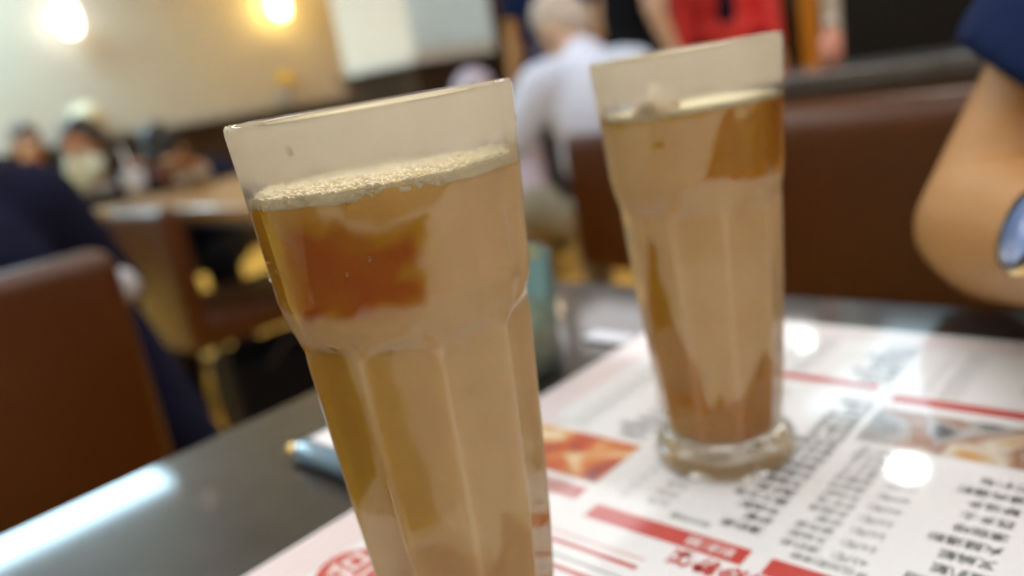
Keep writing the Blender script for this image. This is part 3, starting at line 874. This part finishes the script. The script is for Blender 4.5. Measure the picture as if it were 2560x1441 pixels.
bm = bmesh.new(); add_ball(bm, (.09, 0, 0), (.09, .10, .085)); obj('shade', bm, M['cream'], o)
box('backplate', (.01, 0, 0), (.02, .09, .09), M['steel'], o)
o = empty('wall_ornament', (X0, 3.50, 1.14)); tag(o, 'small yellow and grey ornament low on the left wall near the pillar', 'ornament')
bm = bmesh.new(); add_ball(bm, (.035, 0.03, .04), (.03, .07, .06)); obj('flower', bm, mat('yellow_petal', (.72, .48, .05), .6), o)
bm = bmesh.new(); add_capsule(bm, (.03, -.02, -.10), .03, (.03, 0, -.02), .02); obj('vase', bm, M['grey_cloth'], o)

# ------------------------------------------------------------------ people
def rotz(a): return Matrix.Rotation(a, 4, 'Z')
def person(loc, face_deg, label, skin, parts, pose):
    """local frame: +y the way the person faces, +x the person's right"""
    t = empty('person', (loc[0], loc[1], 0), R(face_deg - 90)); tag(t, label, 'person')
    P = pose
    sit = P.get('sit', True); lean = R(P.get('lean', 10)); k = P.get('k', 1.0); sw = P.get('sw', .18)
    vox = P.get('vox', .011)
    hz = P.get('hip', .56 if sit else .93)
    hip = Vector((0, 0, hz))
    sp = Vector((0, math.sin(lean), math.cos(lean)))
    chest = hip + sp * .33 * k; neck = hip + sp * .50 * k
    nd = R(P.get('nod', 0)) + lean * .4
    hd = Vector((math.sin(R(P.get('tilt', 0))), math.sin(nd), math.cos(nd))).normalized()
    head = neck + hd * .165 * k
    turn = R(P.get('turn', 0))
    hr = Matrix.Rotation(turn, 3, 'Z') @ Matrix.Rotation(-nd, 3, 'X')
    shs = {s: neck - sp * .055 + Vector((s * sw, 0, 0)) for s in (-1, 1)}
    arms = {}
    for s, key in ((1, 'r'), (-1, 'l')):
        a = P.get('arm_' + key)
        if a: el, wr = Vector(a[0]), Vector(a[1])
        elif sit: el, wr = shs[s] + Vector((s * .06, .05, -.25)), shs[s] + Vector((s * -.01, .27, -.24))
        else: el, wr = shs[s] + Vector((s * .05, -.02, -.28)), shs[s] + Vector((s * .06, .06, -.52))
        arms[s] = (el, wr)
    if sit:
        knees = {s: Vector((s * .11, .42, hz - .02)) for s in (-1, 1)}
        feet = {s: Vector((s * .11, .40, .07)) for s in (-1, 1)}
    else:
        knees = {s: Vector((s * .10, .02, .50)) for s in (-1, 1)}
        feet = {s: Vector((s * .11, -.01, .07)) for s in (-1, 1)}
    def torso(bm, g):
        rot = Matrix.Rotation(-lean, 3, 'X')
        add_ball(bm, hip + Vector((0, 0, .02)), (.165 + g, .125 + g, .13 + g), rot)
        add_ball(bm, hip + sp * .17 * k, (.150 + g, .110 + g, .16 + g), rot)
        add_ball(bm, chest, (sw * .92 + g, .120 + g, .17 + g), rot)
        add_capsule(bm, shs[-1] + Vector((.03, 0, 0)), .062 + g, shs[1] - Vector((.03, 0, 0)), .062 + g)
    def limb(bm, s, g, what, stop=1.0):
        if what == 'upper':
            add_capsule(bm, shs[s], .056 + g, shs[s].lerp(arms[s][0], stop), .043 + g)
        elif what == 'fore':
            add_capsule(bm, arms[s][0], .043 + g, arms[s][0].lerp(arms[s][1], stop), .029 + g)
        elif what == 'thigh':
            add_capsule(bm, hip + Vector((s * .09, 0, -.02)), .088 + g, knees[s], .058 + g)
        elif what == 'calf':
            add_capsule(bm, knees[s], .058 + g, feet[s] + Vector((0, 0, .02)), .038 + g)
    bm = bmesh.new()
    torso(bm, 0)
    add_capsule(bm, neck - sp * .06, .062, head - hd * .05, .052)
    add_ball(bm, head + hr @ Vector((0, -.008, .02)), (.072 * k, .090 * k, .098 * k), hr)
    add_ball(bm, head + hr @ Vector((0, .028, -.055)), (.052 * k, .058 * k, .055 * k), hr)
    add_capsule(bm, head + hr @ Vector((0, .080, .010)), .011, head + hr @ Vector((0, .100, -.022)), .015, 10)
    for s in (-1, 1):
        add_ball(bm, head + hr @ Vector((s * .074, -.005, -.008)), (.013, .022, .032), hr, 10)
        limb(bm, s, 0, 'upper'); limb(bm, s, 0, 'fore'); limb(bm, s, 0, 'thigh'); limb(bm, s, 0, 'calf')
        add_capsule(bm, feet[s] + Vector((0, -.04, -.02)), .042, feet[s] + Vector((0, .15, -.038)), .030)
        el, wr = arms[s]
        d = (wr - el).normalized()
        side = d.cross(Vector((0, 0, 1))); side = side.normalized() if side.length > .1 else Vector((1, 0, 0))
        nrm = side.cross(d).normalized()
        if nrm.z < 0: nrm = -nrm
        pal = wr + d * .055
        for u in (-.028, -.009, .010, .028):
            add_capsule(bm, wr + side * u * .6, .015, wr + d * .085 + side * u, .012, 8)
        for u, ln in ((-.030, .066), (-.010, .076), (.010, .072), (.029, .056)):
            kn = wr + d * .090 + side * u
            mid = kn + d * ln * .5 - nrm * .012; tip = mid + d * ln * .34 - nrm * .026
            add_capsule(bm, kn, .0105, mid, .0098, 8); add_capsule(bm, mid, .0098, tip, .0088, 8)
        tb0 = wr + d * .025 - side * s * .030; tb1 = tb0 + d * .036 - side * s * .026; tb2 = tb1 + d * .030 - nrm * .012
        add_capsule(bm, tb0, .014, tb1, .012, 8); add_capsule(bm, tb1, .012, tb2, .010, 8)
    fuse('body', bm, P.get('body_vox', .0085), skin, t)
    # face
    if P.get('face', True):
        for s in (-1, 1):
            bm = bmesh.new(); add_ball(bm, head + hr @ Vector((s * .031, .076, .018)), (.013, .008, .009), hr, 12); e = obj('eye', bm, M['eye_white'], t)
            bm = bmesh.new(); add_ball(bm, head + hr @ Vector((s * .031, .083, .018)), (.0055, .003, .0055), hr, 10); obj('iris', bm, M['hair'], e)
            bm = bmesh.new(); add_capsule(bm, head + hr @ Vector((s * .018, .085, .040)), .004, head + hr @ Vector((s * .046, .074, .040)), .003, 8); obj('eyebrow', bm, M['hair'], t)
        bm = bmesh.new(); add_capsule(bm, head + hr @ Vector((-.020, .081, -.055)), .006, head + hr @ Vector((.020, .081, -.055)), .006, 8); obj('mouth', bm, M['lip'], t)
    # hair
    hm = P.get('hair')
    if hm:
        bm = bmesh.new()
        add_ball(bm, head + hr @ Vector((0, -.022, .038)), (.083 * k, .094 * k, .096 * k), hr)
        add_ball(bm, head + hr @ Vector((0, -.045, -.005)), (.078 * k, .066 * k, .085 * k), hr)
        if P.get('long'):
            for s in (-1, 1):
                add_capsule(bm, head + hr @ Vector((s * .062, -.02, .02)), .032, head + hr @ Vector((s * .085, .005, -.20)), .035)
            add_capsule(bm, head + hr @ Vector((0, -.06, 0)), .07, head + Vector((0, -.09, -.24)), .06)
        if P.get('fringe'):
            add_capsule(bm, head + hr @ Vector((-.045, .062, .085)), .022, head + hr @ Vector((.045, .062, .085)), .022)
        fuse('hair', bm, .009, hm, t)
    if P.get('mask'):
        bm = bmesh.new()
        add_ball(bm, head + hr @ Vector((0, .048, -.045)), (.066, .062, .058), hr)
        add_capsule(bm, head + hr @ Vector((0, .085, -.01)), .02, head + hr @ Vector((0, .09, -.07)), .03)
        mk = fuse('face_mask', bm, .008, M['mask'], t); mk['label'] = 'pale face mask'
        for s in (-1, 1):
            bm = bmesh.new(); add_capsule(bm, head + hr @ Vector((s * .06, .045, -.03)), .003, head + hr @ Vector((s * .086, -.01, -.01)), .003, 8); obj('ear_loop', bm, M['mask'], mk)
    if P.get('cap'):
        bm = bmesh.new()
        add_ball(bm, head + hr @ Vector((0, -.012, .055)), (.094, .108, .085), hr)
        fuse('cap', bm, .009, P['cap'], t)
    # clothes
    top = P.get('top')
    if top:
        bm = bmesh.new(); torso(bm, .014)
        add_capsule(bm, neck - sp * .06, .075, neck + hd * .005, .066)
        for s in (-1, 1):
            limb(bm, s, .014, 'upper', P.get('sleeve', 1.0) if P.get('sleeve', 1.0) <= 1 else 1.0)
            if P.get('sleeve', 1.0) > 1: limb(bm, s, .013, 'fore', P['sleeve'] - 1)
        fuse('shirt', bm, vox, top, t)
    col = P.get('collar')
    if col:
        bm = bmesh.new()
        for j in range(18):
            a0 = 2 * PI * j / 18; a1 = 2 * PI * (j + 1) / 18
            c0 = neck + sp * .0 + Vector((.078 * math.cos(a0), .072 * math.sin(a0), .012 - .012 * math.sin(a0)))
            c1 = neck + sp * .0 + Vector((.078 * math.cos(a1), .072 * math.sin(a1), .012 - .012 * math.sin(a1)))
            add_capsule(bm, c0, .016, c1, .016, 8, 2)
        fuse('collar', bm, .008, col, t)
    if P.get('open_front'):
        bm = bmesh.new()
        rot = Matrix.Rotation(-lean, 3, 'X')
        add_ball(bm, chest + Vector((0, .035, -.02)), (.075, .118, .20), rot); add_ball(bm, hip + sp * .14 + Vector((0, .03, 0)), (.065, .116, .18), rot)
        pn = fuse('shirt_front', bm, .009, P['open_front'], t); pn['label'] = 'dark shirt showing in the open jacket'
    low = P.get('low')
    if low:
        bm = bmesh.new()
        if not P.get('open_front'): add_ball(bm, hip + Vector((0, 0, -.01)), (.178, .138, .13), None)
        for s in (-1, 1): limb(bm, s, .014, 'thigh'); limb(bm, s, .016, 'calf')
        fuse('trousers', bm, vox, low, t)
    if P.get('belt'):
        bm = bmesh.new()
        c = hip + sp * .085
        lathe(bm, [(.182, -.018), (.190, -.018), (.190, .018), (.182, .018)], 40, closed=True)
        for v in bm.verts: v.co = Vector((v.co.x, v.co.y * .78, v.co.z)) + c
        obj('belt', bm, M['black_cloth'], t)
    if P.get('hem'):
        bm = bmesh.new()
        c = hip + sp * P.get('hem_h', .12)
        lathe(bm, [(.168, -.022), (.186, -.022), (.182, .022), (.168, .022)], 40, closed=True)
        for v in bm.verts: v.co = Vector((v.co.x, v.co.y * .78, v.co.z)) + c
        obj('shirt_hem', bm, P['hem'], t)
    for s in (-1, 1):
        bm = bmesh.new()
        add_capsule(bm, feet[s] + Vector((0, -.05, -.018)), .050, feet[s] + Vector((0, .165, -.034)), .036)
        for v in bm.verts: v.co.z = max(v.co.z, .0)
        obj('shoe', bm, M['black_cloth'], t)
    return t, shs, arms, head

# man in navy, back to the camera, on the nearest chair
navy_man, _a, _b, _c = person((-1.175, 0.190), 180, 'person in dark navy jacket seated with their back turned, left edge', M['skin2'], None,
       dict(top=M['navy'], low=M['navy'], hair=M['hair'], lean=25, k=.90, sw=.185, sleeve=1.95, hip=.50, hem=M['white_cloth'], hem_h=.13, nod=45,
            arm_r=((.27, .22, .70), (.20, .42, .77)), arm_l=((-.26, .22, .70), (-.16, .42, .77)), face=True))
t = navy_man
bm = bmesh.new()
T = Matrix.Rotation(R(-90), 4, 'Z') @ Matrix.Translation((1.175, -0.190, 0))
def loc_(x, y, z): return T @ Vector((x, y, z))
add_capsule(bm, loc_(-1.16, .365, .72), .045, loc_(-1.11, .425, .46), .045)
add_capsule(bm, loc_(-1.23, .35, .74), .05, loc_(-1.20, .415, .42), .05)
fuse('jacket_tail', bm, .01, M['navy'], t)
bm = bmesh.new(); add_ball(bm, loc_(-1.128, .388, .742), (.026, .020, .026)); pn = obj('shirt_hem', bm, M['grey_cloth'], t)
person((-3.12, 1.095), -20, 'person with long dark hair wearing a pale face mask, seated at the wooden table', M['skin2'], None,
       dict(top=M['black_cloth'], collar=M['grey_cloth'], low=M['black_cloth'], hair=M['brown_hair'], long=True, mask=True, lean=10, k=.86, sw=.15, sleeve=1.9, hip=.36, nod=12, turn=-25))
person((-3.47, 1.61), -35, 'black haired person in dark navy bending over food at the wooden table', M['skin2'], None,
       dict(top=M['navy'], low=M['black_cloth'], hair=M['hair'], fringe=True, lean=40, k=.90, sw=.17, sleeve=1.8, hip=.43, nod=40, collar=M['red_trim'],
            arm_r=((.26, .36, .66), (.14, .52, .79)), arm_l=((-.27, .36, .66), (-.13, .54, .79))))
person((-4.87, 1.42), -10, 'dark haired person far behind the navy shoulder at the left', M['skin2'], None,
       dict(top=M['navy'], low=M['black_cloth'], hair=M['hair'], lean=10, k=.86, sw=.16, hip=.43, nod=10))
person((-1.43, 1.96), 158, 'grey haired person in pale blue shirt and black belt, seated with back turned', M['skin3'], None,
       dict(top=M['shirt'], low=M['beige'], hair=M['grey_hair'], lean=14, k=.90, sw=.165, sleeve=1.0, hip=.50, nod=42, turn=28, belt=True,
            arm_r=((.27, .16, .72), (.16, .36, .78)), arm_l=((-.27, .16, .72), (-.14, .36, .78))))
person((-2.68, 3.28), -60, 'standing person in navy top with bare forearms behind the grey haired person', M['skin'], None,
       dict(sit=False, top=M['navy2'], low=M['black_cloth'], hair=M['hair'], lean=2, sleeve=.55, sw=.16))
person((-2.13, 3.15), 60, 'standing person in black with one bare arm, left of the farther glass rim', M['skin3'], None,
       dict(sit=False, top=M['black_cloth'], low=M['black_cloth'], hair=M['hair'], lean=2, sleeve=.45, sw=.20, face=True))
person((-1.99, 3.74), -55, 'standing person in bright red jacket behind the farther glass', M['skin2'], None,
       dict(sit=False, top=M['red'], low=M['navy'], hair=M['hair'], lean=2, sleeve=1.92, sw=.16, open_front=M['navy']))
person((-2.41, 2.54), 160, 'seated person in pale lavender cap just above the near glass rim', M['skin2'], None,
       dict(top=M['lavender'], low=M['black_cloth'], hair=M['grey_hair'], cap=M['lavender'], lean=24, k=.86, sw=.16, hip=.33, nod=22))

# ------------------------------------------------------------------ diner across the table whose right arm rests on the table
t = empty('person', (0.10, 0.78, 0)); tag(t, 'person in navy tee resting a bare forearm with smartwatch on the table', 'person')
def A(bm, a, ra, b, rb, n=20): add_capsule(bm, Vector(a) - Vector((.10, .78, 0)), ra, Vector(b) - Vector((.10, .78, 0)), rb, n, 6)
bm = bmesh.new()
sh, el, wr = Vector((-.030, .725, 1.035)), Vector((-.126, .528, .797)), Vector((-.039, .379, .822))
add_ball(bm, (0, .03, .62), (.16, .12, .15)); add_ball(bm, (0, .0, .82), (.14, .105, .18)); add_ball(bm, (0, -.03, 1.0), (.15, .10, .13))
A(bm, (-.06, .73, 1.07), .052, (.26, .73, 1.07), .052)
A(bm, (.10, .74, 1.08), .05, (.10, .70, 1.20), .047)
add_ball(bm, (0, -.10, 1.30), (.070, .088, .098)); add_ball(bm, (0, -.125, 1.235), (.05, .055, .05)); A(bm, (.10, .595, 1.30), .010, (.10, .575, 1.268), .014)
A(bm, sh, .046, el.lerp(sh, .35), .045); A(bm, el.lerp(sh, .42), .045, el, .037); A(bm, el, .037, el.lerp(wr, .25), .041); A(bm, el.lerp(wr, .25), .041, wr, .0255)
A(bm, el + Vector((-.004, .008, -.004)), .032, el + Vector((0, 0, 0)), .03)
d = (wr - el).normalized(); side = d.cross(Vector((0, 0, 1))).normalized()
for u in (-.024, -.008, .008, .024): A(bm, wr + side * u * .6, .014, wr + d * .075 + side * u + Vector((0, 0, -.006)), .0105, 10)
for u, ln in ((-.027, .058), (-.009, .068), (.009, .064), (.026, .05)):
    kn = wr + d * .078 + side * u + Vector((0, 0, -.006)); mid = kn + d * ln * .5 + Vector((0, 0, -.008)); tip = mid + d * ln * .36 + Vector((0, 0, -.014))
    A(bm, kn, .0095, mid, .0088, 10); A(bm, mid, .0088, tip, .0078, 10)
A(bm, wr + d * .02 - side * .025, .012, wr + d * .055 - side * .045 + Vector((0, 0, -.008)), .010, 10)
A(bm, wr + d * .055 - side * .045 + Vector((0, 0, -.008)), .010, wr + d * .085 - side * .05 + Vector((0, 0, -.014)), .0085, 10)
# other arm
sl, e2, w2 = Vector((.27, .70, 1.045)), Vector((.32, .55, .80)), Vector((.20, .40, .79))
A(bm, sl, .05, e2, .038); A(bm, e2, .039, w2, .026)
dd = (w2 - e2).normalized(); s2 = dd.cross(Vector((0, 0, 1))).normalized()
for u in (-.024, -.008, .008, .024):
    A(bm, w2 + s2 * u * .6, .014, w2 + dd * .075 + s2 * u, .0105, 10)
    A(bm, w2 + dd * .078 + s2 * u, .0095, w2 + dd * (.135 - abs(u)) + s2 * u + Vector((0, 0, -.012)), .008, 10)
A(bm, w2 + dd * .02 + s2 * .025, .012, w2 + dd * .07 + s2 * .05, .009, 10)
for s in (-1, 1):
    A(bm, (.10 + s * .09, .80, .58), .085, (.10 + s * .10, .62, .52), .06); A(bm, (.10 + s * .10, .62, .52), .058, (.10 + s * .10, .66, .09), .04)
fuse('body', bm, .0055, M['skin'], t, 8)
for s in (-1, 1):
    bm = bmesh.new(); add_ball(bm, (s * .031, -.182, 1.312), (.013, .008, .009), None, 12); e = obj('eye', bm, M['eye_white'], t)
    bm = bmesh.new(); add_ball(bm, (s * .031, -.189, 1.312), (.0055, .003, .0055), None, 10); obj('iris', bm, M['hair'], e)
bm = bmesh.new(); add_capsule(bm, (-.018, -.178, 1.238), .006, (.018, -.178, 1.238), .006, 8); obj('mouth', bm, M['lip'], t)
bm = bmesh.new(); add_ball(bm, (0, -.085, 1.335), (.082, .088, .092)); add_ball(bm, (0, -.05, 1.27), (.08, .07, .13)); fuse('hair', bm, .009, M['brown_hair'], t)
bm = bmesh.new()
add_ball(bm, (0, .03, .64), (.172, .132, .15)); add_ball(bm, (0, .0, .82), (.153, .118, .18)); add_ball(bm, (0, -.03, 1.0), (.162, .112, .13))
A(bm, (-.06, .73, 1.07), .064, (.26, .73, 1.07), .064)
frustum(bm, sh - Vector((.10, .78, 0)), .062, sh.lerp(el, .73) - Vector((.10, .78, 0)), .068, 24, Vector((.55, -.83, 0))); A(bm, sh, .062, sh, .0621); frustum(bm, sl - Vector((.10, .78, 0)), .062, sl.lerp(e2, .6) - Vector((.10, .78, 0)), .066); A(bm, sl, .062, sl, .0621)
fuse('shirt', bm, .008, M['navy2'], t)
bm = bmesh.new(); add_ball(bm, (0, .02, .57), (.175, .14, .11))
for s in (-1, 1): A(bm, (.10 + s * .09, .80, .58), .097, (.10 + s * .10, .62, .52), .072); A(bm, (.10 + s * .10, .62, .52), .07, (.10 + s * .10, .66, .09), .05)
fuse('trousers', bm, .01, M['black_cloth'], t)
for s in (-1, 1):
    bm = bmesh.new(); A(bm, (.10 + s * .10, .69, .05), .05, (.10 + s * .10, .50, .036), .036)
    for v in bm.verts: v.co.z = max(0, v.co.z)
    obj('shoe', bm, M['black_cloth'], t)
# watch on the wrist
wc = wr - d * .012
wt_ = empty('wrist_watch', wc); tag(wt_, 'round watch with black bezel, gold case and pink strap on the bare wrist', 'watch')
ang = math.atan2(d.y, d.x)
def wb(name, bm_, m, parent=wt_):
    # local: x along forearm, strap circles it; the dial faces local +y (outwards, to the viewer's left)
    rot = Matrix.Rotation(ang, 3, 'Z')
    for v in bm_.verts: v.co = rot @ v.co
    return obj(name, bm_, m, parent)
DN = Vector((0, -.92, .39)).normalized()
bm = bmesh.new(); lathe(bm, [(.0272, -.008), (.0290, -.008), (.0290, .008), (.0272, .008)], 48, closed=True)
for v in bm.verts: v.co = Vector((v.co.z, v.co.x, v.co.y))
wb('strap', bm, M['pink_strap'])
def dial(prof, name, m, off, parent=wt_):
    bm = bmesh.new(); lathe(bm, prof, 48)
    q = DN.to_track_quat('Z', 'X').to_matrix()
    for v in bm.verts: v.co = q @ v.co + DN * off
    return wb(name, bm, m, parent)
dial([(0, 0), (.0185, 0), (.0192, .002), (.0192, .007), (.018, .008), (0, .008)], 'case', M['gold'], .0275)
dial([(.0150, .0078), (.0182, .0078), (.0178, .0098), (.0152, .0096), (0.0150, .0078)], 'bezel', M['watch_black'], .0275)
dial([(0, .008), (.0151, .008), (.0151, .0090), (0, .0092)], 'watch_face', M['watch_face'], .0275)
